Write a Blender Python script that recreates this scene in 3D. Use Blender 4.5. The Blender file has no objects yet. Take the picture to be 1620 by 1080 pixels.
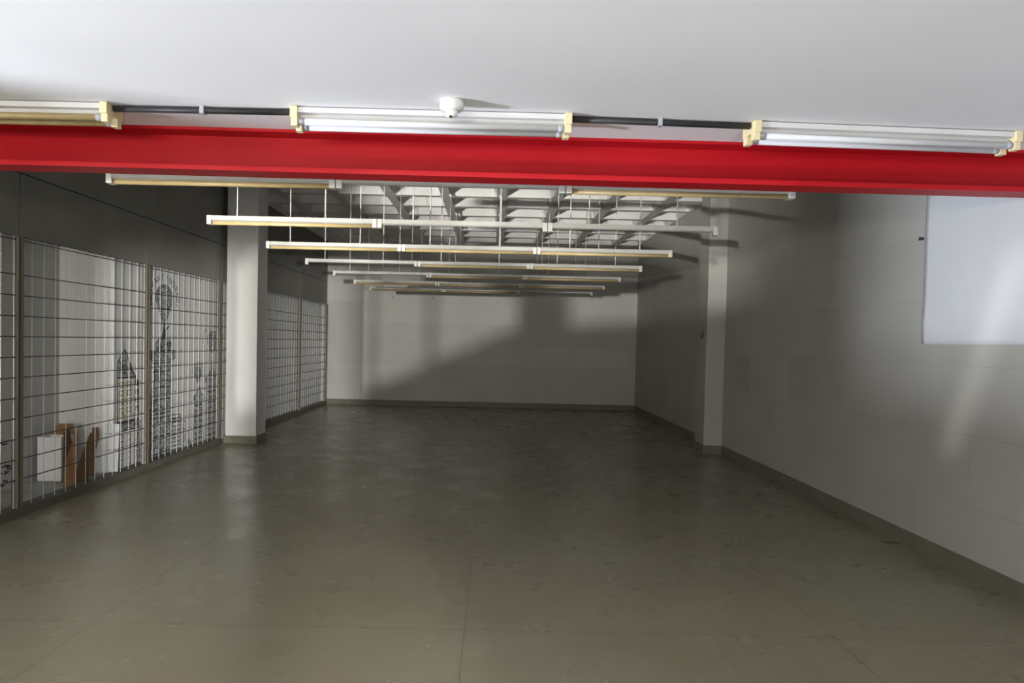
import bpy, bmesh, math, random
from mathutils import Vector, Matrix
random.seed(7)
S = bpy.context.scene
COL = S.collection

# ------------------------------------------------------------------ camera
ROLL, PITCH, FPX = 0.0225, 0.0292, 1153.85
cam_d = bpy.data.cameras.new('camera')
cam_d.sensor_fit = 'HORIZONTAL'; cam_d.sensor_width = 36.0
cam_d.lens = FPX / 1620 * 36.0
cam_d.shift_x = 26.87 / 1620; cam_d.shift_y = 34.06 / 1620
cam_d.clip_start = 0.05; cam_d.clip_end = 200
cam = bpy.data.objects.new('camera', cam_d); COL.objects.link(cam)
fwd = Vector((0, math.cos(PITCH), -math.sin(PITCH)))
up0 = Vector((0, math.sin(PITCH), math.cos(PITCH)))
rt0 = Vector((1, 0, 0))
rt = math.cos(ROLL) * rt0 + math.sin(ROLL) * up0
up = -math.sin(ROLL) * rt0 + math.cos(ROLL) * up0
M = Matrix((rt, up, -fwd)).transposed().to_4x4(); M.translation = (0, 0, 1.6)
cam.matrix_world = M
S.camera = cam

# ------------------------------------------------------------------ world, daylight, added lamps
W = bpy.data.worlds.new('world'); S.world = W; W.use_nodes = True
bg = W.node_tree.nodes['Background']
bg.inputs[0].default_value = (0.80, 0.88, 1.0, 1); bg.inputs[1].default_value = 0.06

def area(name, loc, target, sx, sy, power, color, spread=180):
    d = bpy.data.lights.new(name, 'AREA'); d.shape = 'RECTANGLE'; d.size = sx; d.size_y = sy
    d.energy = power; d.color = color; d.spread = math.radians(spread)
    o = bpy.data.objects.new(name, d); COL.objects.link(o); o.location = loc
    o.rotation_euler = (Vector(target) - Vector(loc)).to_track_quat('-Z', 'Y').to_euler()
    return o
def spot(name, loc, target, power, color, ang, rad):
    d = bpy.data.lights.new(name, 'SPOT'); d.energy = power; d.color = color
    d.spot_size = math.radians(ang); d.spot_blend = 0.1; d.shadow_soft_size = rad
    o = bpy.data.objects.new(name, d); COL.objects.link(o); o.location = loc
    o.rotation_euler = (Vector(target) - Vector(loc)).to_track_quat('-Z', 'Y').to_euler()
    return o
# daylight thrown up from the sunlit ground outside the open left side
area('daylight_left', (-8.5, 0.9, 0.12), (0.0, 2.8, 2.9), 0.7, 0.5, 1600, (0.83, 0.88, 1.0))
# added lamp aimed through an unseen slit, brightens the waffle slab
area('coffer_fill', (-6.6, -4.5, 0.15), (0.5, 13.0, 4.1), 0.6, 0.12, 330, (1.0, 0.98, 0.94), 60)
# bright street front far behind the photographer
spot('daylight_street', (-4.8, -16.0, 1.5), (-0.6, 14.0, 1.7), 13000, (1.0, 0.98, 0.94), 26, 0.19)
# added spot behind the photographer, brightens the left side through an invented hatch
spot('left_side_fill', (3.0, -9.0, 0.9), (-3.5, 13.0, 1.3), 14500, (1.0, 0.98, 0.95), 40, 0.14)
# fill lamp added low behind the photographer, brightens the front ceiling
area('ceiling_fill', (1.0, -2.4, 0.06), (0.7, 2.2, 2.85), 0.8, 0.6, 75, (0.90, 0.93, 1.0), 120)
# soft fill lamp added behind the rear opening
area('rear_fill', (-2.4, -3.5, 1.9), (-1.5, 6.0, 0.0), 3.2, 1.4, 820, (1.0, 0.95, 0.84))

# added spot behind a slotted plate, draws the streak on the right wall
spot('streak_spot', (-8.5, 1.0, 1.35), (3.41, 5.15, 1.4), 1700, (1.0, 0.99, 0.97), 14, 0.012)
S.view_settings.view_transform = 'Standard'; S.view_settings.look = 'None'
S.view_settings.exposure = 0.0; S.view_settings.gamma = 1.0
S.view_settings.use_curve_mapping = False

# ------------------------------------------------------------------ materials
def base_mat(name, col, rough=0.6, metal=0.0, spec=0.5):
    m = bpy.data.materials.new(name); m.use_nodes = True
    b = m.node_tree.nodes['Principled BSDF']
    b.inputs['Base Color'].default_value = (*col, 1); b.inputs['Roughness'].default_value = rough
    b.inputs['Metallic'].default_value = metal; b.inputs['Specular IOR Level'].default_value = spec
    return m
def noisy(name, c1, c2, rough=0.6, scale=3.0, bump=0.0, spec=0.4, metal=0.0, stretch=(1, 1, 1), detail=5):
    m = base_mat(name, c1, rough, metal, spec); nt = m.node_tree; N = nt.nodes; L = nt.links
    b = N['Principled BSDF']; tc = N.new('ShaderNodeTexCoord'); mp = N.new('ShaderNodeMapping')
    mp.inputs['Scale'].default_value = stretch
    nz = N.new('ShaderNodeTexNoise'); nz.inputs['Scale'].default_value = scale; nz.inputs['Detail'].default_value = detail
    cr = N.new('ShaderNodeValToRGB'); cr.color_ramp.elements[0].position = 0.3; cr.color_ramp.elements[1].position = 0.7
    cr.color_ramp.elements[0].color = (*c1, 1); cr.color_ramp.elements[1].color = (*c2, 1)
    L.new(tc.outputs['Object'], mp.inputs['Vector']); L.new(mp.outputs['Vector'], nz.inputs['Vector'])
    L.new(nz.outputs['Fac'], cr.inputs['Fac']); L.new(cr.outputs['Color'], b.inputs['Base Color'])
    if bump:
        n2 = N.new('ShaderNodeTexNoise'); n2.inputs['Scale'].default_value = scale * 8; n2.inputs['Detail'].default_value = 4
        L.new(mp.outputs['Vector'], n2.inputs['Vector'])
        bp = N.new('ShaderNodeBump'); bp.inputs['Strength'].default_value = bump; bp.inputs['Distance'].default_value = 0.01
        L.new(n2.outputs['Fac'], bp.inputs['Height']); L.new(bp.outputs['Normal'], b.inputs['Normal'])
    return m
def block_wall(name, c1, c2, mortar, axis, bw=1.3, bh=0.5, rough=0.55, spec=0.4):
    # whitewashed block courses with faint joints; axis = world axis that runs along the wall
    m = base_mat(name, c1, rough, 0, spec); nt = m.node_tree; N = nt.nodes; L = nt.links
    b = N['Principled BSDF']; tc = N.new('ShaderNodeTexCoord'); sp = N.new('ShaderNodeSeparateXYZ'); cb = N.new('ShaderNodeCombineXYZ')
    L.new(tc.outputs['Object'], sp.inputs[0]); L.new(sp.outputs[axis], cb.inputs[0]); L.new(sp.outputs['Z'], cb.inputs[1])
    br = N.new('ShaderNodeTexBrick'); br.inputs['Scale'].default_value = 1.0
    br.inputs['Brick Width'].default_value = bw; br.inputs['Row Height'].default_value = bh
    br.inputs['Mortar Size'].default_value = 0.006; br.inputs['Mortar Smooth'].default_value = 0.5
    br.inputs['Color1'].default_value = (*c1, 1); br.inputs['Color2'].default_value = (*c2, 1); br.inputs['Mortar'].default_value = (*mortar, 1)
    L.new(cb.outputs[0], br.inputs['Vector'])
    nz = N.new('ShaderNodeTexNoise'); nz.inputs['Scale'].default_value = 1.1; nz.inputs['Detail'].default_value = 6
    L.new(tc.outputs['Object'], nz.inputs['Vector'])
    mr = N.new('ShaderNodeMapRange'); mr.inputs['To Min'].default_value = 0.86; mr.inputs['To Max'].default_value = 1.12
    L.new(nz.outputs['Fac'], mr.inputs['Value'])
    mx = N.new('ShaderNodeMix'); mx.data_type = 'RGBA'; mx.blend_type = 'MULTIPLY'; mx.inputs['Factor'].default_value = 1
    L.new(br.outputs['Color'], mx.inputs['A']); L.new(mr.outputs['Result'], mx.inputs['B'])
    L.new(mx.outputs['Result'], b.inputs['Base Color'])
    n2 = N.new('ShaderNodeTexNoise'); n2.inputs['Scale'].default_value = 14; n2.inputs['Detail'].default_value = 4
    L.new(tc.outputs['Object'], n2.inputs['Vector'])
    bp = N.new('ShaderNodeBump'); bp.inputs['Strength'].default_value = 0.12; bp.inputs['Distance'].default_value = 0.01
    L.new(n2.outputs['Fac'], bp.inputs['Height']); L.new(bp.outputs['Normal'], b.inputs['Normal'])
    return m

def floor_mat():
    m = base_mat('floor_vinyl', (0.2, 0.18, 0.13), 0.3, 0, 0.5); nt = m.node_tree; N = nt.nodes; L = nt.links
    b = N['Principled BSDF']; tc = N.new('ShaderNodeTexCoord')
    nz = N.new('ShaderNodeTexNoise'); nz.inputs['Scale'].default_value = 0.5; nz.inputs['Detail'].default_value = 3
    L.new(tc.outputs['Object'], nz.inputs['Vector'])
    cr = N.new('ShaderNodeValToRGB'); e = cr.color_ramp.elements
    e[0].position = 0.32; e[0].color = (0.225, 0.196, 0.128, 1); e[1].position = 0.68; e[1].color = (0.258, 0.240, 0.168, 1)
    L.new(nz.outputs['Fac'], cr.inputs['Fac'])
    # seams of the vinyl sheets
    br = N.new('ShaderNodeTexBrick'); br.offset = 0.0
    br.inputs['Scale'].default_value = 1; br.inputs['Brick Width'].default_value = 2.05; br.inputs['Row Height'].default_value = 4.0
    br.inputs['Mortar Size'].default_value = 0.006; br.inputs['Mortar Smooth'].default_value = 0.3
    br.inputs['Color1'].default_value = (1, 1, 1, 1); br.inputs['Color2'].default_value = (0.95, 0.95, 0.95, 1); br.inputs['Mortar'].default_value = (0.72, 0.7, 0.66, 1)
    mp = N.new('ShaderNodeMapping'); mp.inputs['Location'].default_value = (0.136 + 4.1, 0.0, 0)
    L.new(tc.outputs['Object'], mp.inputs['Vector']); L.new(mp.outputs['Vector'], br.inputs['Vector'])
    mx = N.new('ShaderNodeMix'); mx.data_type = 'RGBA'; mx.blend_type = 'MULTIPLY'; mx.inputs['Factor'].default_value = 1
    L.new(cr.outputs['Color'], mx.inputs['A']); L.new(br.outputs['Color'], mx.inputs['B'])
    # small dark specks and scuffs
    vo = N.new('ShaderNodeTexVoronoi'); vo.inputs['Scale'].default_value = 1.3
    L.new(tc.outputs['Object'], vo.inputs['Vector'])
    r2 = N.new('ShaderNodeMapRange'); r2.inputs['From Min'].default_value = 0.012; r2.inputs['From Max'].default_value = 0.022
    r2.inputs['To Min'].default_value = 0.35; r2.inputs['To Max'].default_value = 1
    L.new(vo.outputs['Distance'], r2.inputs['Value'])
    m2 = N.new('ShaderNodeMix'); m2.data_type = 'RGBA'; m2.blend_type = 'MULTIPLY'; m2.inputs['Factor'].default_value = 1
    L.new(mx.outputs['Result'], m2.inputs['A']); L.new(r2.outputs['Result'], m2.inputs['B'])
    L.new(m2.outputs['Result'], b.inputs['Base Color'])
    n3 = N.new('ShaderNodeTexNoise'); n3.inputs['Scale'].default_value = 2.2; n3.inputs['Detail'].default_value = 6
    L.new(tc.outputs['Object'], n3.inputs['Vector'])
    r3 = N.new('ShaderNodeMapRange'); r3.inputs['To Min'].default_value = 0.16; r3.inputs['To Max'].default_value = 0.42
    L.new(n3.outputs['Fac'], r3.inputs['Value']); L.new(r3.outputs['Result'], b.inputs['Roughness'])
    bp = N.new('ShaderNodeBump'); bp.inputs['Strength'].default_value = 0.10; bp.inputs['Distance'].default_value = 0.004
    n4 = N.new('ShaderNodeTexNoise'); n4.inputs['Scale'].default_value = 3.5; n4.inputs['Detail'].default_value = 3
    L.new(tc.outputs['Object'], n4.inputs['Vector']); L.new(n4.outputs['Fac'], bp.inputs['Height'])
    return m

MT = {
 'floor': floor_mat(),
 'ceil': noisy('ceiling_paint', (0.76, 0.76, 0.77), (0.82, 0.82, 0.83), 0.7, 0.8, 0.05),
 'waffle': noisy('waffle_paint', (0.68, 0.665, 0.63), (0.75, 0.735, 0.70), 0.7, 2.0, 0.05),
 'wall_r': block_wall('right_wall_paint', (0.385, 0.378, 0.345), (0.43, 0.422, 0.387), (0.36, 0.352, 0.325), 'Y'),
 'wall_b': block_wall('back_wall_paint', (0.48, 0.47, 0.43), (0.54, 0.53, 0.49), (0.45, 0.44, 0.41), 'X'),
 'fascia': noisy('bulkhead_board', (0.20, 0.195, 0.175), (0.24, 0.235, 0.21), 0.7, 1.5),
 'joint': base_mat('board_joint', (0.03, 0.03, 0.028), 0.9),
 'board': noisy('mural_board', (0.62, 0.62, 0.60), (0.68, 0.68, 0.66), 0.6, 1.2),
 'recess': noisy('recess_paint', (0.46, 0.46, 0.44), (0.52, 0.52, 0.50), 0.7, 1.5),
 'rfloor': noisy('recess_floor', (0.30, 0.30, 0.28), (0.55, 0.55, 0.53), 0.7, 2.5),
 'pillar': noisy('pillar_paint', (0.60, 0.59, 0.565), (0.68, 0.67, 0.645), 0.6, 3.0, 0.15, stretch=(1, 1, 0.4)),
 'base': noisy('skirting_paint', (0.14, 0.135, 0.095), (0.17, 0.165, 0.12), 0.5, 4.0),
 'curb': noisy('curb_paint', (0.10, 0.098, 0.075), (0.13, 0.125, 0.10), 0.6, 4.0),
 'red': noisy('red_gloss_paint', (0.40, 0.005, 0.010), (0.44, 0.007, 0.013), 0.45, 2.0, spec=0.2),
 'white_metal': noisy('lamp_housing_white', (0.31, 0.30, 0.275), (0.355, 0.345, 0.32), 0.45, 6.0),
 'batten_white': noisy('batten_housing_white', (0.62, 0.61, 0.60), (0.68, 0.67, 0.66), 0.45, 6.0),
 'tube': base_mat('tube_glass', (0.62, 0.63, 0.64), 0.3),
 'amber': noisy('aged_tube_glass', (0.36, 0.275, 0.125), (0.42, 0.325, 0.16), 0.35, 8.0),
 'ivory': noisy('ivory_plastic', (0.72, 0.62, 0.36), (0.78, 0.68, 0.42), 0.45, 9.0),
 'cap': base_mat('end_cap_plastic', (0.43, 0.42, 0.38), 0.45),
 'black': noisy('black_conduit', (0.018, 0.018, 0.02), (0.03, 0.03, 0.032), 0.5, 12),
 'clip': base_mat('conduit_clip', (0.38, 0.39, 0.42), 0.45),
 'rod': base_mat('rod_paint', (0.70, 0.69, 0.65), 0.5),
 'post': noisy('post_steel', (0.085, 0.08, 0.065), (0.12, 0.11, 0.085), 0.5, 8.0),
 'postedge': base_mat('post_edge', (0.17, 0.13, 0.09), 0.5),
 'wire_v': base_mat('wire_white', (0.70, 0.70, 0.68), 0.45),
 'wire_h': base_mat('wire_shaded', (0.06, 0.055, 0.05), 0.5),  # wire paint darkened to look seen against the light
 'ink': base_mat('mural_ink', (0.04, 0.041, 0.043), 0.7),
 'cream': base_mat('mural_cream', (0.60, 0.57, 0.47), 0.7),
 'wash': base_mat('mural_grey_wash', (0.40, 0.405, 0.41), 0.7),
 'plastic': base_mat('detector_plastic', (0.80, 0.80, 0.76), 0.35),
 'dark': base_mat('dark_lens', (0.02, 0.02, 0.02), 0.2),
 'carton_w': noisy('white_carton', (0.66, 0.66, 0.65), (0.72, 0.72, 0.71), 0.6, 4),
 'card': noisy('cardboard', (0.24, 0.125, 0.055), (0.30, 0.165, 0.075), 0.8, 5),
 'card_d': noisy('dark_cardboard', (0.13, 0.068, 0.038), (0.17, 0.09, 0.05), 0.8, 5),
 'sheet': noisy('white_vinyl_sheet', (0.60, 0.615, 0.64), (0.63, 0.645, 0.665), 0.35, 1.5, 0.02),
 'screw': base_mat('screw_steel', (0.05, 0.045, 0.04), 0.5, 0.4),
}

# ------------------------------------------------------------------ mesh helpers
def box(bm, x0, x1, y0, y1, z0, z1, mi=0):
    v = [bm.verts.new(p) for p in ((x0,y0,z0),(x1,y0,z0),(x1,y1,z0),(x0,y1,z0),(x0,y0,z1),(x1,y0,z1),(x1,y1,z1),(x0,y1,z1))]
    for f in ((3,2,1,0),(4,5,6,7),(0,1,5,4),(1,2,6,5),(2,3,7,6),(3,0,4,7)):
        bm.faces.new([v[i] for i in f]).material_index = mi
def bar(bm, a, b, r, n=8, mi=0):
    a, b = Vector(a), Vector(b); d = (b - a).normalized()
    s = d.orthogonal().normalized(); t = d.cross(s)
    ring = [[bm.verts.new(p + r * (math.cos(2*math.pi*i/n) * s + math.sin(2*math.pi*i/n) * t)) for i in range(n)] for p in (a, b)]
    for i in range(n):
        f = bm.faces.new((ring[0][i], ring[0][(i+1) % n], ring[1][(i+1) % n], ring[1][i])); f.material_index = mi; f.smooth = True
    bm.faces.new(ring[0][::-1]).material_index = mi; bm.faces.new(ring[1]).material_index = mi
def lathe(bm, c, prof, n=28):
    rings = []
    for r, z in prof:
        rings.append([bm.verts.new((c[0] + r*math.cos(2*math.pi*i/n), c[1] + r*math.sin(2*math.pi*i/n), c[2] + z)) for i in range(n)])
    for k in range(len(rings) - 1):
        for i in range(n):
            bm.faces.new((rings[k][i], rings[k][(i+1) % n], rings[k+1][(i+1) % n], rings[k+1][i])).smooth = True
    bm.faces.new(rings[0]); bm.faces.new(rings[-1][::-1])
def prism(bm, pts, d):
    # pts: 3D polygon, d: extrusion vector
    a = [bm.verts.new(p) for p in pts]; b = [bm.verts.new(Vector(p) + Vector(d)) for p in pts]
    n = len(pts); bm.faces.new(a[::-1]); bm.faces.new(b)
    for i in range(n): bm.faces.new((a[i], a[(i+1) % n], b[(i+1) % n], b[i]))
LOC = {}
def link(name, bm, mats, parent=None, bevel=0.0):
    if bevel:
        bmesh.ops.bevel(bm, geom=list(bm.edges), offset=bevel, segments=2, affect='EDGES', profile=0.6)
    bmesh.ops.recalc_face_normals(bm, faces=bm.faces)
    o_loc = LOC.get(parent.name, Vector((0, 0, 0))) if parent else Vector((0, 0, 0))
    bmesh.ops.translate(bm, verts=bm.verts, vec=-o_loc)
    me = bpy.data.meshes.new(name); bm.to_mesh(me); bm.free()
    for m in (mats if isinstance(mats, (list, tuple)) else [mats]): me.materials.append(m)
    o = bpy.data.objects.new(name, me); COL.objects.link(o)
    if parent: o.parent = parent; LOC[o.name] = o_loc
    return o
def thing(name, loc, label, cat, group=None):
    o = bpy.data.objects.new(name, None); COL.objects.link(o); o.location = loc; o.empty_display_size = 0.1
    LOC[o.name] = Vector(loc); return tag(o, label, cat, group)
def tag(o, label, cat, group=None):
    o['label'] = label; o['category'] = cat
    if group: o['group'] = group
    return o
def struct(name, bm, mats):
    o = link(name, bm, mats); o['kind'] = 'structure'; return o
def NB(): return bmesh.new()

# ------------------------------------------------------------------ dimensions
XL, XR, YB = -4.09, 3.41, 17.68
ZC, ZR, ZT = 2.85, 3.93, 4.27        # front ceiling, waffle rib soffit, coffer top
ZF = 2.41                            # underside of the left bulkhead = top of the wire panels
YM, XM = 8.06, -4.215                # mural board: left end, face
def beam_y(x): return 4.435 + 0.02 * x
XBL, XBR = XL + 0.005, XR - 0.005

# ------------------------------------------------------------------ room shell
b = NB(); box(b, -9, XR + 0.3, -20, YB + 0.3, -0.2, 0); struct('floor', b, MT['floor'])
b = NB()
prism(b, [(-9, -3.2, ZC), (XR, -3.2, ZC), (XR, beam_y(XR) + 0.02, ZC), (XL, beam_y(XL) + 0.02, ZC), (-9, beam_y(XL) + 0.02, ZC)], (0, 0, 0.15))
struct('ceiling', b, MT['ceil'])
b = NB(); box(b, -4.95, XL - 0.05, beam_y(XL) + 0.02, YB, ZC, ZC + 0.1); struct('ceiling_recess', b, MT['recess'])
# slab edge that carries the front ceiling above the beam
b = NB(); prism(b, [(XL, 4.62, ZC), (XR, 4.77, ZC), (XR, 4.9, ZC), (XL, 4.75, ZC)], (0, 0, 1.6)); struct('trim_1', b, MT['waffle'])

# waffle slab: one soffit with tapered coffers
def waffle():
    bm = NB(); P = 0.9; hb = 0.075; tp = 0.10
    xs = [0.05 + P*k for k in range(-6, 6)]; ys = [11.9 + P*k for k in range(-8, 8)]
    for i in range(len(xs)-1):
        for j in range(len(ys)-1):
            cx0, cx1 = max(xs[i], XL), min(xs[i+1], XR); cy0, cy1 = max(ys[j], 4.75), min(ys[j+1], YB)
            if cx1 - cx0 < 0.02 or cy1 - cy0 < 0.02: continue
            ox0, ox1, oy0, oy1 = xs[i]+hb, xs[i+1]-hb, ys[j]+hb, ys[j+1]-hb
            ox0, ox1, oy0, oy1 = max(ox0, XL+0.04), min(ox1, XR-0.10), max(oy0, 4.80), min(oy1, YB-0.05)
            if ox1 - ox0 < 0.25 or oy1 - oy0 < 0.25:
                bm.faces.new([bm.verts.new(p) for p in ((cx0,cy0,ZR),(cx1,cy0,ZR),(cx1,cy1,ZR),(cx0,cy1,ZR))]); continue
            def rr(x0, x1, y0, y1, r, z):
                out = []
                for (cx, cy, a0) in ((x1-r, y0+r, -90), (x1-r, y1-r, 0), (x0+r, y1-r, 90), (x0+r, y0+r, 180)):
                    for s in range(5):
                        a = math.radians(a0 + s*22.5); out.append(bm.verts.new((cx + r*math.cos(a), cy + r*math.sin(a), z)))
                return out
            t0 = t1 = tp
            A = rr(ox0, ox1, oy0, oy1, 0.05, ZR); Bv = rr(ox0+t0, ox1-t1, oy0+tp, oy1-tp, 0.09, ZT-0.06)
            Cv = rr(ox0+t0+0.05, ox1-t1-0.05, oy0+tp+0.05, oy1-tp-0.05, 0.06, ZT)
            n = len(A)
            for q in range(n):
                r_ = (q+1) % n
                bm.faces.new((A[q], A[r_], Bv[r_], Bv[q])).smooth = False
                bm.faces.new((Bv[q], Bv[r_], Cv[r_], Cv[q])).smooth = True
            bm.faces.new(Cv)
            # soffit frame round the opening
            cor = [bm.verts.new(p) for p in ((cx1,cy0,ZR),(cx1,cy1,ZR),(cx0,cy1,ZR),(cx0,cy0,ZR))]
            for c in range(4):
                arc = A[c*5:c*5+5]
                for s in range(4): bm.faces.new((cor[c], arc[s], arc[s+1]))
                bm.faces.new((cor[c], arc[4], A[((c+1) % 4)*5], cor[(c+1) % 4]))
    box(bm, XL, XR, 4.75, YB, ZT + 0.02, ZT + 0.2)
    return bm
RIBX = [0.05 + 0.9*k for k in range(-6, 6)]; RIBY = [11.9 + 0.9*k for k in range(-8, 8)]
def soffit(x, y):
    dx = min(abs(x - r) for r in RIBX); dy = min(abs(y - r) for r in RIBY)
    if dx < 0.09 or dy < 0.09: return ZR - 0.002
    if dx > 0.26 and dy > 0.26: return ZT - 0.004
    t = (min(dx, dy) - 0.075) / 0.10
    return min(ZT, ZR + t * (ZT - ZR)) - 0.03
b = waffle(); me_o = link('ceiling_waffle', b, MT['waffle']); me_o['kind'] = 'structure'

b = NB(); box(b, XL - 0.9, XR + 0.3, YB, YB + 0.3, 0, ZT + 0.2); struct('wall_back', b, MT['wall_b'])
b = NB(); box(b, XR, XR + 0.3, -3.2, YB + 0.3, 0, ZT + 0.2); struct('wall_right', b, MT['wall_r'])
# wall behind the photographer: solid to the right, open to the left with posts, a pillar and an added parapet shaped to block low light
b = NB()
box(b, -0.62, 0.47, -3.2, -3.0, 0, ZC); box(b, 1.60, XR, -3.2, -3.0, 0, ZC)      # either side of a hatch added to let the fill spot in
box(b, 0.47, 1.60, -3.2, -3.0, 1.46, ZC); box(b, 0.97, 1.12, -3.15, -3.05, 0, 1.46)  # hatch head, and a post added to keep light off the pillar's side
box(b, -4.9, -4.42, -3.2, -3.0, 0, ZC)
prism(b, [(-4.42, -3.10, 1.98), (-4.19, -3.10, 2.18), (-0.62, -3.10, 2.18), (-0.62, -3.10, ZC), (-4.42, -3.10, ZC)], (0, 0.1, 0))   # lintel with a haunch, added to shade the beam and pillar top
box(b, -2.74, -2.30, -3.2, -2.95, 0, ZC)
for x in (-4.12, -3.55): box(b, x - 0.035, x + 0.035, -2.999, -2.93, 0, ZC)
prism(b, [(-4.6, -3.12, 0), (-0.62, -3.12, 0), (-0.62, -3.12, 1.86), (-2.30, -3.12, 1.70), (-2.87, -3.12, 1.64), (-4.03, -3.12, 1.13), (-4.6, -3.12, 0.88)], (0, 0.1, 0))
struct('wall_rear', b, MT['recess'])

# left bulkhead of boards above the wire panels, with open joints
b = NB(); g = 0.006
box(b, XL - 0.05, XL - 0.012, -3.2, YB, ZF + 0.001, ZC, 1); box(b, XL - 0.05, XL - 0.012, 4.75, YB, ZC, ZT + 0.2, 1)
ysj = [-3.2, -0.64, 1.66, 3.96, 6.27, 8.53, 10.88, 13.1, 15.2, YB]
for y0, y1 in zip(ysj[:-1], ysj[1:]):
    if y1 < 4:
        box(b, XL - 0.011, XL, y0 + g, y1 - g, ZF, ZC - 0.002); continue
    box(b, XL - 0.011, XL, y0 + g, y1 - g, ZF, 2.95 - g)
    box(b, XL - 0.011, XL, max(y0, 4.8) + g, y1 - g, 2.95 + g, ZT + 0.15)
struct('wall_left', b, [MT['fascia'], MT['joint']])
# recess behind the wire panels; unseen low wall added to block light low down
b = NB(); box(b, -4.95, -4.82, 2.65, YM + 0.1, 0, ZC - 0.001); box(b, -4.95, -4.82, -1.97, 2.65, 0, 0.55); struct('wall_recess', b, MT['recess'])
b = NB(); box(b, -4.82, XM - 0.1, YM, YM + 0.1, 0, ZC - 0.001); box(b, XM - 0.1, XM, YM, YB, 0, ZC - 0.001)
struct('wall_mural', b, MT['board'])
b = NB(); box(b, -4.82, XL - 0.1, 3.3, YM, 0.0, 0.03); struct('floor_recess', b, MT['rfloor'])
# unseen blocker with a slit, added to aim light at the coffers
b = NB(); box(b, -9, -4.88, -2.03, -2.0, 0, 0.57); box(b, -9, -4.88, -2.03, -2.0, 0.79, ZC); box(b, -4.88, -4.7, -2.06, -1.97, 0, ZC); box(b, -4.75, -4.7, -3.2, -2.06, 0, ZC); struct('light_slit', b, MT['recess'])
# unseen slotted plate added to shape the streak on the right wall
GS = Vector((-8.5, 1.0, 1.35)); b = NB()
def gp(y, z): return GS + 0.08 * (Vector((XR, y, z)) - GS)
q0 = [gp(4.66, 2.30), gp(4.92, 2.26), gp(5.62, 0.86), gp(5.34, 0.86)]
cq = sum(q0, Vector()) / 4; q1 = [cq + Vector((0, sy*0.25, sz*0.25)) for sy, sz in ((-1, 1), (1, 1), (1, -1), (-1, -1))]
for k in range(4): prism(b, [q0[k], q0[(k+1) % 4], q1[(k+1) % 4], q1[k]], (0.01, 0, 0))
struct('streak_plate', b, MT['recess'])
# skirtings and the curb under the panels
b = NB(); box(b, XL, XR, YB - 0.015, YB, 0, 0.13); struct('baseboard_back', b, MT['base'])
b = NB(); box(b, XR - 0.015, XR, -3.0, 10.82, 0, 0.13); box(b, XR - 0.015, XR, 11.32, YB - 0.015, 0, 0.13); struct('baseboard_right', b, MT['base'])
b = NB(); box(b, XL - 0.10, XL + 0.03, 3.3, 10.81, 0, 0.075); box(b, XL - 0.10, XL + 0.03, 11.31, YB - 0.015, 0, 0.075); struct('baseboard_left', b, MT['curb'])

# ------------------------------------------------------------------ pillars
t = thing('pillar', (-3.77, 11.06, 0), 'square white pillar standing against the left wire panels, half lit', 'pillar')
b = NB(); box(b, -4.0, -3.54, 10.83, 11.29, 0, ZR - 0.004); link('shaft', b, MT['pillar'], t, 0.012)
b = NB(); box(b, -4.015, -3.525, 10.815, 11.305, 0, 0.115); link('plinth', b, MT['base'], t)['label'] = 'olive painted plinth'
t = thing('pilaster', (3.26, 11.06, 0), 'shallow whitewashed pilaster standing out of the right wall', 'pillar')
b = NB(); box(b, 3.13, XR - 0.001, 10.83, 11.31, 0, ZR - 0.004); link('shaft', b, MT['wall_r'], t, 0.012)
b = NB(); box(b, 3.115, XR - 0.001, 10.815, 11.325, 0, 0.13); link('plinth', b, MT['base'], t)

# ------------------------------------------------------------------ red beam
t = thing('steel_beam', (0, 4.5, 2.59), 'red painted steel channel beam spanning the hall under the front ceiling edge', 'beam')
def beam_strip(y0, y1, z0, z1):
    bm = NB(); prism(bm, [(XBL, beam_y(XBL)+y0, z0), (XBR, beam_y(XBR)+y0, z0), (XBR, beam_y(XBR)+y1, z0), (XBL, beam_y(XBL)+y1, z0)], (0, 0, z1 - z0)); return bm
link('bottom_flange', beam_strip(0, 0.18, 2.59, 2.622), MT['red'], t, 0.004)
link('web', beam_strip(0.155, 0.175, 2.6205, 2.8325), MT['red'], t)
link('top_flange', beam_strip(0.02, 0.18, 2.832, 2.849), MT['red'], t)

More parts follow.
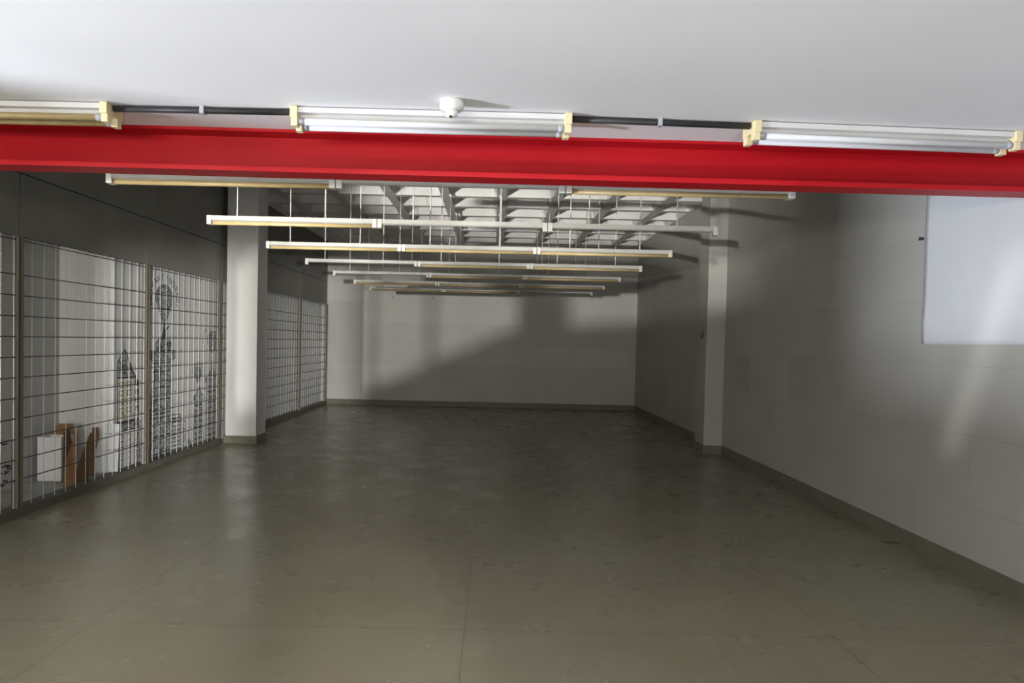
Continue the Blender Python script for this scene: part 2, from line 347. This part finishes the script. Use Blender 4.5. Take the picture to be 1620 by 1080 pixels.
# ------------------------------------------------------------------ twin battens on the front ceiling
def batten(x0, x1, y, ang, label, tube_mat, lone):
    c = Vector(((x0+x1)/2, y, ZC)); t = thing('fluorescent_batten', c, label, 'lamp', 'twin tube battens on the front ceiling')
    hl = (x1-x0)/2; R = Matrix.Rotation(ang, 4, 'Z')
    def fin(n, bm, m, par=None, bev=0):
        bmesh.ops.transform(bm, matrix=Matrix.Translation(c) @ R, verts=bm.verts); return link(n, bm, m, par or t, bev)
    bm = NB(); box(bm, -hl+0.03, hl-0.03, -0.075, 0.075, -0.034, -0.006); box(bm, -hl+0.03, hl-0.03, -0.03, 0.03, -0.058, -0.032)
    box(bm, -hl+0.2, -hl+0.3, -0.03, 0.03, -0.007, 0.0); box(bm, hl-0.3, hl-0.2, -0.03, 0.03, -0.007, 0.0)
    fin('housing', bm, MT['batten_white'])
    for s in (-1, 1):
        bm = NB(); box(bm, s*(hl-0.022)-0.020, s*(hl-0.022)+0.020, -0.088, 0.088, -0.062, -0.002)
        for yy in (-0.05, 0.055): box(bm, s*(hl-0.022)-0.018, s*(hl-0.022)+0.018, yy-0.024, yy+0.024, -0.105, -0.060)
        fin('end_cap', bm, MT['ivory'], None, 0.003)['label'] = 'yellowed plastic end cap'
    for k, yy in enumerate((-0.05, 0.055)):
        bm = NB(); bar(bm, (-hl+0.038, yy, -0.078), (hl-0.038, yy, -0.078), 0.0185, 14)
        tb = fin('tube', bm, tube_mat)
        for s in (-1, 1):
            bm = NB(); bar(bm, (s*(hl-0.041), yy, -0.078), (s*(hl-0.075), yy, -0.078), 0.0195, 14); fin('tube_ferrule', bm, MT['clip'], tb)
    return t
batten(-3.62, -2.125, 4.06, 0.0, 'leftmost ceiling batten with yellowed tubes, dim at the left end of red beam', MT['amber'], 0)
batten(-1.14, 0.39, 4.065, 0.012, 'white twin tube batten on the front ceiling behind the smoke detector', MT['tube'], 1)
batten(1.39, 2.93, 4.17, 0.055, 'rightmost white twin tube batten on the front ceiling above red beam', MT['tube'], 1)
for x0, x1, ya, yb, xc, lab in ((-2.12, -1.145, 4.035, 4.03, -1.63, 'black conduit between the leftmost yellowed batten and the middle batten'),
                            (0.395, 1.385, 4.04, 4.095, 0.88, 'black conduit between the middle batten and the rightmost batten')):
    t = thing('conduit', ((x0+x1)/2, (ya+yb)/2, ZC), lab, 'pipe', 'black conduits linking the ceiling battens')
    b = NB(); bar(b, (x0, ya, ZC-0.021), (x1, yb, ZC-0.021), 0.0175, 14); link('pipe', b, MT['black'], t)
    ym = ya + (yb-ya)*(xc-x0)/(x1-x0)
    b = NB(); box(b, xc-0.012, xc+0.012, ym-0.024, ym+0.024, ZC-0.042, ZC-0.0005); link('clip', b, MT['clip'], t, 0.003)['label'] = 'grey saddle clip'

# ------------------------------------------------------------------ smoke detector
t = thing('smoke_detector', (-0.255, 3.84, ZC), 'white smoke detector on the front ceiling in front of the middle batten', 'smoke detector')
b = NB(); lathe(b, (-0.255, 3.84, ZC), [(0.062, -0.0005), (0.064, -0.02), (0.062, -0.042), (0.052, -0.052), (0.03, -0.056)]); link('base', b, MT['plastic'], t)
b = NB(); lathe(b, (-0.255, 3.83, ZC), [(0.032, -0.054), (0.034, -0.068), (0.030, -0.084), (0.018, -0.092)]); sh = link('sensor_head', b, MT['plastic'], t)
b = NB(); lathe(b, (-0.258, 3.812, ZC), [(0.009, -0.085), (0.009, -0.091), (0.006, -0.095)], 12); link('indicator', b, MT['dark'], sh)['label'] = 'small dark indicator'

# ------------------------------------------------------------------ pendant light rows
XA, XB = -2.6155, 1.9745
rowlab = ['nearest pendant light row, just under the red beam, bare housing in its middle third',
 'second pendant light row from the red beam, amber tube only at its left third',
 'third pendant light row from the red beam, amber tubes along its whole length',
 'fourth pendant light row from the red beam, white housing at its left third',
 'fifth pendant light row from the red beam, amber tubes on its right two thirds',
 'sixth pendant light row from the red beam, amber tubes along its whole length',
 'farthest pendant light row, nearest the back wall, bare at its right third']
tubes = [(1,0,1), (1,0,0), (1,1,1), (0,1,1), (0,1,1), (1,1,1), (1,1,0)]
for k in range(7):
    y = 4.909 + 1.6927*k; z = 2.6385
    t = thing('pendant_light_row', (0.5*(XA+XB), y, z), rowlab[k], 'lamp', 'rows of fluorescent lights hung on rods')
    for j in range(3):
        x0 = XA + (XB-XA)*j/3 + 0.002; x1 = XA + (XB-XA)*(j+1)/3 - 0.002
        b = NB()
        prism(b, [(x0, y-0.034, z+0.036), (x0, y+0.034, z+0.036), (x0, y+0.034, z-0.002), (x0, y+0.018, z-0.012), (x0, y-0.018, z-0.012), (x0, y-0.034, z-0.002)], (x1-x0, 0, 0))
        h = link('housing', b, MT['white_metal'], t)
        for xe, s in ((x0, 1), (x1, -1)):
            b = NB(); lo, hi = min(xe, xe+s*0.042), max(xe, xe+s*0.042)
            box(b, lo, hi, y-0.037, y+0.037, z-0.043, z+0.038); link('lamp_holder', b, MT['cap'], h, 0.006)
        if tubes[k][j]:
            b = NB(); bar(b, (x0+0.042, y, z-0.026), (x1-0.042, y, z-0.026), 0.0175, 12); link('tube', b, MT['amber'], h)['label'] = 'aged amber tube'
    for j in range(6):
        x = XA + (XB-XA)*(0.058 + 0.1725*j)
        zt = soffit(x, y)
        b = NB(); bar(b, (x, y, z+0.034), (x, y, zt), 0.006, 8); r = link('rod', b, MT['rod'], t)
        b = NB(); lathe(b, (x, y, zt), [(0.022, 0.0), (0.022, -0.012), (0.009, -0.05)], 12); link('ceiling_rose', b, MT['rod'], r)

# ------------------------------------------------------------------ wire panels and posts on the left
posts = [3.95, 6.24, 8.53, 10.775, 13.02, 15.22, 17.60]
plab = {1: 'dark steel post at the left edge of the photo, first between the wire panels',
        2: 'dark steel post between the boxes recess panel and the skyline drawing',
        3: 'dark steel post just in front of the white pillar, over the drawing',
        4: 'dark steel post right behind the white pillar', 5: 'dark steel post between the two wire panels beyond the pillar',
        6: 'dark steel post at the back wall corner, end of the wire panels'}
for i, y in enumerate(posts):
    if i in (0, 4): continue
    t = thing('steel_post', (XL, y, 0.075), plab[i], 'post', 'steel posts between the wire panels')
    b = NB(); box(b, XL-0.032, XL+0.028, y-0.03, y+0.03, 0.0765, ZF-0.0015); link('shaft', b, MT['post'], t, 0.004)
    b = NB(); box(b, XL+0.0285, XL+0.0335, y+0.012, y+0.030, 0.0765, ZF-0.0015); link('edge_strip', b, MT['postedge'], t)['label'] = 'brown edge strip'
wlab = ['wire mesh panel at the left edge of the photo, before the first post',
        'wire mesh panel in front of the recess with white box and cardboard',
        'wire mesh panel in front of the tall monument of the drawing',
        'wire mesh panel hidden mostly by the white pillar',
        'wire mesh panel right beyond the white pillar',
        'wire mesh panel in the far left corner by the back wall']
for i in range(6):
    y0, y1 = posts[i]+0.032, posts[i+1]-0.032
    t = thing('wire_panel', (XL, (y0+y1)/2, 0.075), wlab[i], 'wire panel', 'wire mesh panels along the left side')
    n = round((y1-y0)/0.172); st = (y1-y0)/n
    b = NB()
    for k in range(n+1):
        yy = min(max(y0 + st*k, y0+0.006), y1-0.006)
        bar(b, (XL-0.004, yy, 0.0765), (XL-0.004, yy, ZF-0.002), 0.0037, 6)
    link('vertical_wires', b, MT['wire_v'], t)['label'] = 'white upright wires'
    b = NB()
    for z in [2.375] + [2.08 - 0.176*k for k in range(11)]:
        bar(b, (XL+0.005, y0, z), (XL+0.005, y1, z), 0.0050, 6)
    link('cross_wires', b, MT['wire_h'], t)['label'] = 'horizontal wires, darkened for shade'

# ------------------------------------------------------------------ things left in the recess
t = thing('carton', (-4.63, 7.59, 0.03), 'tall white carton standing open on the recess floor behind the wires', 'box')
b = NB(); x0, x1, y0, y1, z0, z1 = -4.755, -4.505, 7.58, 7.80, 0.031, 0.50; w = 0.006
box(b, x0, x1, y0, y0+w, z0, z1); box(b, x0, x1, y1-w, y1, z0, z1); box(b, x0, x0+w, y0+w, y1-w, z0, z1); box(b, x1-w, x1, y0+w, y1-w, z0, z1); box(b, x0, x1, y0, y1, z0, z0+w)
link('body', b, MT['carton_w'], t)
b = NB(); prism(b, [(x0, y1-0.004, z1), (x1, y1-0.004, z1), (x1-0.03, y1+0.03, z1+0.115), (x0+0.07, y1+0.03, z1+0.115)], (0, 0.005, 0)); link('flap', b, MT['card'], t)['label'] = 'brown inside of the raised flap'
def sheet_thing(name, pts, d, mat, label, cat='cardboard', group='flattened cardboard sheets in the recess'):
    c = min(pts, key=lambda p: p[2]); t = thing(name, c, label, cat, group)
    bm = NB(); prism(bm, pts, d); link('panel', bm, mat, t)
    return t
sheet_thing('cardboard_sheet', [(-4.495, 7.585, 0.031), (-4.478, 7.72, 0.031), (-4.478, 7.72, 0.42), (-4.482, 7.68, 0.58), (-4.495, 7.60, 0.55)], (0.005, 0, 0), MT['card_d'],
            'dark brown cardboard sheet standing right against the white carton')
sheet_thing('cardboard_sheet', [(-4.26, 7.202, 0.031), (-4.204, 7.302, 0.031), (-4.3, 7.488, 0.267), (-4.36, 7.624, 0.596), (-4.36, 7.5, 0.434), (-4.32, 7.313, 0.244)], (0.004, 0.003, 0), MT['card'],
            'pointed brown cardboard sheet leaning, nearest to the white carton')
sheet_thing('cardboard_sheet', [(-4.244, 7.394, 0.031), (-4.345, 7.794, 0.031), (-4.235, 7.674, 0.506), (-4.24, 7.647, 0.556), (-4.225, 7.481, 0.387), (-4.205, 7.324, 0.2)], (0.004, 0.003, 0), MT['card'],
            'brown cardboard sheet leaning with slanted edge, beside the pale foam panel')
sheet_thing('cardboard_strip', [(-4.391, 7.9, 0.038), (-4.336, 7.9, 0.039), (-4.341, 7.93, 0.318), (-4.312, 7.94, 0.469), (-4.325, 7.95, 0.565), (-4.388, 7.95, 0.564)], (0, 0.006, 0), MT['card_d'],
            'narrow dark brown cardboard strip standing left of the pale foam panel', 'cardboard', None)
sheet_thing('foam_panel', [(-4.285, 7.97, 0.031), (-4.135, 8.00, 0.031), (-4.135, 8.03, 0.60), (-4.27, 8.03, 0.60)], (0, 0.015, 0), MT['recess'],
            'pale foam panel standing upright at the left end of the drawing', 'panel', None)

# ------------------------------------------------------------------ skyline drawing on the white board
t = thing('skyline_mural', (XM, 9.6, 0), 'black line drawing of city towers and map pins on the white board behind the wires', 'mural')
class Ink:
    def __init__(s, lift=0.0008): s.bm = NB(); s.x = XM + 0.0002; s.h = lift
    def poly(s, pts, h=None):
        prism(s.bm, [(s.x, y, z) for y, z in pts], (h or s.h, 0, 0))
    def rect(s, y0, y1, z0, z1, h=None): s.poly([(y0, z0), (y1, z0), (y1, z1), (y0, z1)], h)
    def line(s, a, b, w=0.008):
        a, b = Vector((a[0], a[1])), Vector((b[0], b[1])); d = (b-a)
        if d.length < 1e-5: return
        d.normalize(); n = Vector((-d.y, d.x)) * w/2
        s.poly([tuple(a-n), tuple(b-n), tuple(b+n), tuple(a+n)], s.h + random.random()*0.0003)
    def path(s, pts, w=0.008, close=False):
        for a, b in zip(pts, pts[1:] + ([pts[0]] if close else [])): s.line(a, b, w)
    def scribble(s, y0, y1, z0, z1, n, w=0.007, ln=0.05):
        for _ in range(int(n*0.55)):
            y = random.uniform(y0, y1); z = random.uniform(z0, z1); a = random.choice((0, 0, 1.57, 1.57, 0.7, -0.7, 2.2))
            l = ln*random.uniform(0.4, 1.0)
            dy, dz = math.cos(a)*l/2, math.sin(a)*l/2
            s.line((max(y0, min(y1, y-dy)), z-dz), (max(y0, min(y1, y+dy)), z+dz), w)
    def done(s, name, mat='ink', par=None): return link(name, s.bm, MT[mat], par or t)
def wash(pts, par, name='grey_wash', mat='wash'):
    i = Ink(0.0004); i.poly(pts); return i.done(name, mat, par)
def text_bm(bm, ch, y, z, size, ang):
    cu = bpy.data.curves.new('glyph', 'FONT'); cu.body = ch; cu.size = size; cu.align_x = 'CENTER'; cu.align_y = 'CENTER'; cu.extrude = 0.0005; cu.offset = 0.0
    o = bpy.data.objects.new('glyph', cu); COL.objects.link(o)
    dg = bpy.context.evaluated_depsgraph_get(); me = bpy.data.meshes.new_from_object(o.evaluated_get(dg))
    # glyph x -> +Y, glyph y -> +Z, glyph z -> +X
    B = Matrix(((0, 0, 1, XM + 0.0008), (1, 0, 0, y), (0, 1, 0, z), (0, 0, 0, 1)))
    me.transform(B @ Matrix.Rotation(ang, 4, 'Z')); bm.from_mesh(me)
    bpy.data.objects.remove(o); bpy.data.curves.remove(cu); bpy.data.meshes.remove(me)
def arc_text(s, cy, cz, ry, rz, a0, a1, size, name='lettering'):
    bm = NB(); n = len(s)
    for i, ch in enumerate(s):
        if ch == ' ': continue
        a = math.radians(a0 + (a1-a0)*i/(n-1)); text_bm(bm, ch, cy + ry*math.cos(a), cz + rz*math.sin(a), size, a - math.pi/2)
    return link(name, bm, MT['ink'], t)
def pin(cy, cz, r, rz, tip, rings, hatch):
    i = Ink(); out = []
    for k in range(25):
        a = math.radians(-35 + 250*k/24); out.append((cy + r*math.cos(a), cz + rz*math.sin(a)))
    out.append((cy, tip)); i.path(out, 0.013, True)
    for q in rings: i.path([(cy + q*r*math.cos(x*0.393), cz + q*rz*math.sin(x*0.393)) for x in range(16)], 0.011, True)
    for _ in range(hatch):
        a = random.uniform(0, 6.28); q0 = random.uniform(0.45, 0.9); q1 = q0 + 0.12
        i.line((cy+q0*r*math.cos(a), cz+q0*rz*math.sin(a)), (cy+q1*r*math.cos(a+0.1), cz+q1*rz*math.sin(a+0.1)), 0.010)
    zb = cz - rz*0.7
    for _ in range(hatch//2):
        f = random.random(); z = zb + (tip-zb)*f*0.85; hw = r*0.72*(1-f*0.9); y = cy + random.uniform(-hw, hw)
        i.line((y-0.015, z), (y+0.015, z+random.uniform(-0.02, 0.02)), 0.009)
    o = i.done('map_pin'); wash(out, o); return o
# pins and lettering
pin(9.28, 2.06, 0.235, 0.165, 1.70, (0.22, 0.42, 0.86), 90)
arc_text('NZIVANTINDERZI', 9.28, 2.06, 0.38, 0.25, 196, -18, 0.115)
pin(10.355, 1.06, 0.12, 0.085, 0.915, (0.35, 0.7), 26)
arc_text('IMUNVELI', 10.36, 1.045, 0.205, 0.14, 168, 12, 0.095)
pin(10.87, 1.535, 0.20, 0.125, 1.315, (0.3, 0.62), 50)
arc_text('NVMLKIVAN', 10.90, 1.54, 0.38, 0.18, 188, -8, 0.095)
# corner tower at the left
i = Ink(); i.path([(8.15, 0.05), (8.14, 1.28), (8.30, 1.42), (8.52, 1.07), (8.63, 1.0), (8.63, 0.04)], 0.014)
i.line((8.30, 1.36), (8.30, 1.50), 0.008); i.line((8.14, 1.28), (8.31, 1.29)); i.line((8.30, 1.42), (8.33, 1.16), 0.01); i.line((8.14, 1.10), (8.52, 1.09), 0.02)
i.poly([(8.31, 1.42), (8.36, 1.33), (8.52, 1.10), (8.63, 1.0), (8.63, 1.03), (8.50, 1.16)]); i.line((8.53, 1.05), (8.53, 0.05), 0.012)
i.scribble(8.16, 8.34, 1.12, 1.28, 60, 0.008, 0.10); i.scribble(8.34, 8.46, 1.12, 1.22, 24, 0.008, 0.07)
for r in range(4):
    for c in range(3):
        y0 = (8.19, 8.35, 8.555)[c]; z0 = 0.99 - 0.098*r; ww = (0.085, 0.09, 0.05)[c]
        i.path([(y0, z0), (y0+ww, z0), (y0+ww, z0+0.055), (y0, z0+0.055)], 0.011, True); i.scribble(y0, y0+ww, z0, z0+0.055, 6, 0.009, 0.04)
i.rect(8.14, 8.53, 0.575, 0.60); i.scribble(8.15, 8.63, 0.50, 0.62, 110, 0.010, 0.08); i.line((8.14, 0.49), (8.63, 0.49), 0.012)
for r in range(6):
    for c in range(3):
        y0 = (8.21, 8.36, 8.555)[c]; z0 = 0.39 - 0.068*r; ww = (0.07, 0.075, 0.045)[c]
        i.path([(y0, z0), (y0, z0+0.05), (y0+ww, z0+0.05), (y0+ww, z0)], 0.009); i.line((y0+ww*0.5, z0), (y0+ww*0.5, z0+0.045), 0.006)
i.scribble(8.145, 8.18, 0.06, 0.48, 40, 0.008, 0.03); i.scribble(8.58, 8.625, 0.06, 0.98, 60, 0.009, 0.04)
o = i.done('drawn_building'); wash([(8.15, 0.62), (8.53, 0.62), (8.53, 1.08), (8.15, 1.09)], o, 'cream_wash', 'cream')
wash([(8.15, 1.10), (8.50, 1.10), (8.31, 1.40), (8.15, 1.28)], o); wash([(8.15, 0.49), (8.62, 0.49), (8.62, 0.61), (8.15, 0.61)], o)
# monument with the pointing statue
i = Ink()
i.poly([(9.20, 1.53), (9.34, 1.53), (9.33, 1.60), (9.31, 1.66), (9.31, 1.69), (9.25, 1.69), (9.24, 1.64)])
i.line((9.30, 1.64), (9.42, 1.705), 0.022); i.line((9.28, 1.68), (9.28, 1.735), 0.045)
i.path([(9.05, 1.41), (9.06, 1.49), (9.17, 1.55), (9.38, 1.55), (9.48, 1.49), (9.48, 1.41)], 0.013); i.scribble(9.07, 9.47, 1.39, 1.53, 130, 0.010, 0.09)
i.path([(8.90, 1.39), (9.60, 1.39), (9.60, 1.30), (9.53, 1.27), (8.97, 1.27), (8.90, 1.30)], 0.013, True); i.scribble(8.92, 9.58, 1.28, 1.38, 90, 0.010, 0.07)
i.path([(9.02, 1.26), (9.02, 1.04), (8.95, 0.75), (8.93, 0.0)], 0.016); i.path([(9.46, 1.26), (9.47, 0.8), (9.48, 0.0)], 0.016)
for k in range(13):
    z = 1.20 - 0.1*k; ya = 9.02 if z > 1.04 else 8.94
    i.scribble(ya+0.01, 9.46, max(0.0, z-0.10), z, 62, 0.0095, 0.075)
for z in (1.24, 1.13, 0.93, 0.78, 0.60, 0.545, 0.31, 0.10): i.line((8.96, z), (9.47, z), 0.016)
i.line((9.17, 1.24), (9.14, 0), 0.012); i.line((9.32, 1.24), (9.34, 0), 0.012)
o = i.done('drawn_monument'); wash([(8.94, 0), (9.47, 0), (9.46, 1.26), (9.03, 1.26), (9.03, 1.04), (8.95, 0.75)], o)
wash([(8.92, 1.28), (9.58, 1.28), (9.58, 1.38), (9.47, 1.40), (9.46, 1.52), (9.07, 1.52), (9.06, 1.40), (8.92, 1.38)], o)
# narrow blocks left and right of the monument
i = Ink()
for y0, y1, z1 in ((8.66, 8.72, 0.56), (8.73, 8.79, 0.64), (8.80, 8.85, 0.60), (8.86, 8.93, 0.66)):
    i.path([(y0, 0.02), (y0, z1), (y1, z1), (y1, 0.02)], 0.014); i.scribble(y0, y1, 0.03, z1, 40, 0.008, 0.05)
i.done('drawn_building')
i = Ink(); i.path([(9.49, 0.55), (9.79, 0.53), (9.79, 0.02)], 0.012); i.path([(9.79, 0.44), (9.94, 0.42), (9.97, 0.03)], 0.011)
for k in range(10): i.line((9.50, 0.50-0.052*k), (9.78, 0.49-0.051*k), 0.018 if k < 2 else 0.011); i.scribble(9.50, 9.78, 0.46-0.05*k, 0.49-0.05*k, 14, 0.009, 0.03)
for k in range(8): i.scribble(9.82, 9.93, 0.37-0.045*k, 0.385-0.045*k, 8, 0.010, 0.03)
i.line((9.86, 0.43), (9.87, 0.02), 0.007); i.rect(10.02, 10.07, 0.09, 0.16); i.scribble(10.08, 10.20, 0.0, 0.14, 40, 0.010, 0.05)
i.done('drawn_building')
# two smaller columns
def column(y0, y1, ztop, zshoulder, tipz, seed):
    i = Ink(); cy = (y0+y1)/2; w = (y1-y0)
    i.path([(y0-0.02, 0.0), (y0+0.02, zshoulder), (y0-0.05, zshoulder), (y0-0.05, zshoulder+0.05), (y0+0.04, zshoulder+0.06), (cy-0.03, ztop), (cy, tipz), (cy+0.03, ztop), (y1-0.04, zshoulder+0.06), (y1+0.05, zshoulder+0.05), (y1+0.05, zshoulder), (y1-0.02, zshoulder), (y1+0.02, 0.0)], 0.013)
    i.poly([(cy-0.04, ztop), (cy+0.04, ztop), (cy+0.012, tipz), (cy-0.012, tipz)])
    i.scribble(y0-0.03, y1+0.03, zshoulder, zshoulder+0.06, 36, 0.010, 0.06); i.scribble(y0+0.08, y1-0.08, zshoulder+0.05, ztop, 26, 0.010, 0.05)
    n = int(zshoulder/0.08)
    for k in range(n):
        z = 0.02 + k*0.08; i.line((y0+0.01, z+0.03), (y1-0.01, z+0.03), 0.020 if k % 2 else 0.010); i.scribble(y0+0.01, y1-0.01, z, z+0.07, 22, 0.009, 0.06)
    o = i.done('drawn_monument'); wash([(y0, 0), (y1, 0), (y1-0.02, zshoulder), (y1+0.03, zshoulder+0.04), (cy+0.03, ztop), (cy-0.03, ztop), (y0-0.03, zshoulder+0.04), (y0+0.02, zshoulder)], o)
column(10.24, 10.52, 0.83, 0.69, 0.90, 1)
column(10.66, 11.08, 1.10, 0.92, 1.28, 2)
i = Ink(); i.rect(11.15, 11.19, 0.85, 0.96); i.rect(11.12, 11.17, 0.05, 0.45); i.scribble(11.3, 11.5, 1.15, 1.45, 25, 0.012, 0.06); i.done('drawn_detail')
# dark strokes of a second drawing on the recess wall
i = Ink(); i.x = -4.8198
for _ in range(46):
    z = random.choice((0.48, 0.27, 0.20, 0.13, 0.08)) + random.uniform(-0.03, 0.03); y = random.uniform(6.7, 7.2)
    i.line((y, z), (y+random.uniform(0.03, 0.09), z+random.uniform(-0.02, 0.02)), 0.016)
tag(link('wall_scribble', i.bm, MT['ink']), 'dark strokes drawn low on the recess wall at the left edge', 'drawing')

# ------------------------------------------------------------------ right wall: white sheet, hook, screws
t = thing('vinyl_sheet', (XR, 4.2, 1.655), 'large white vinyl sheet fixed flat to the right wall under the red beam', 'sheet')
b = NB(); nx, nz = 60, 26; y0, y1, z0, z1 = 2.6, 5.83, 1.655, 2.845
grid = []
for i_ in range(nx+1):
    row = []
    for j in range(nz+1):
        y = y0 + (y1-y0)*i_/nx; z = z0 + (z1-z0)*j/nz
        d1 = math.hypot(y-y1, z-z0); bul = 0.006*math.exp(-((d1-0.16)/0.06)**2) + 0.003*math.sin(y*5+z*3)*math.sin(z*4)
        row.append(b.verts.new((XR - 0.008 - max(-0.004, bul), y, z)))
    grid.append(row)
for i_ in range(nx):
    for j in range(nz): b.faces.new((grid[i_][j], grid[i_+1][j], grid[i_+1][j+1], grid[i_][j+1])).smooth = True
o = link('panel', b, MT['sheet'], t); md = o.modifiers.new('thickness', 'SOLIDIFY'); md.thickness = 0.003
def screw(p, axis, lab, grp='small dark screws in the walls'):
    bm = NB(); q = Vector(p); e = q + Vector(axis)*0.025; bar(bm, q, e, 0.008, 8); bar(bm, e, e + Vector(axis)*0.008, 0.015, 10)
    o = link('screw', bm, MT['screw']); tag(o, lab, 'screw', grp); return o
screw((-2.50, YB, 2.62), (0, -1, 0), 'small dark screw in the back wall, left part under the farthest light row')
screw((-1.53, YB, 2.62), (0, -1, 0), 'small dark screw in the back wall, left of its middle')
screw((2.30, YB, 2.68), (0, -1, 0), 'small dark screw high in the back wall near the right corner')
screw((XR, 5.87, 2.50), (-1, 0, 0), 'small dark screw in the right wall beside the white sheet')
t = thing('wall_hook', (3.13, 11.03, 1.76), 'small dark hook on the pilaster of the right wall', 'hook')
b = NB(); box(b, 3.122, 3.129, 11.01, 11.05, 1.72, 1.83); link('plate', b, MT['screw'], t)
b = NB(); bar(b, (3.122, 11.03, 1.74), (3.09, 11.03, 1.735), 0.006, 8); bar(b, (3.092, 11.03, 1.735), (3.088, 11.03, 1.765), 0.006, 8); link('prong', b, MT['screw'], t)
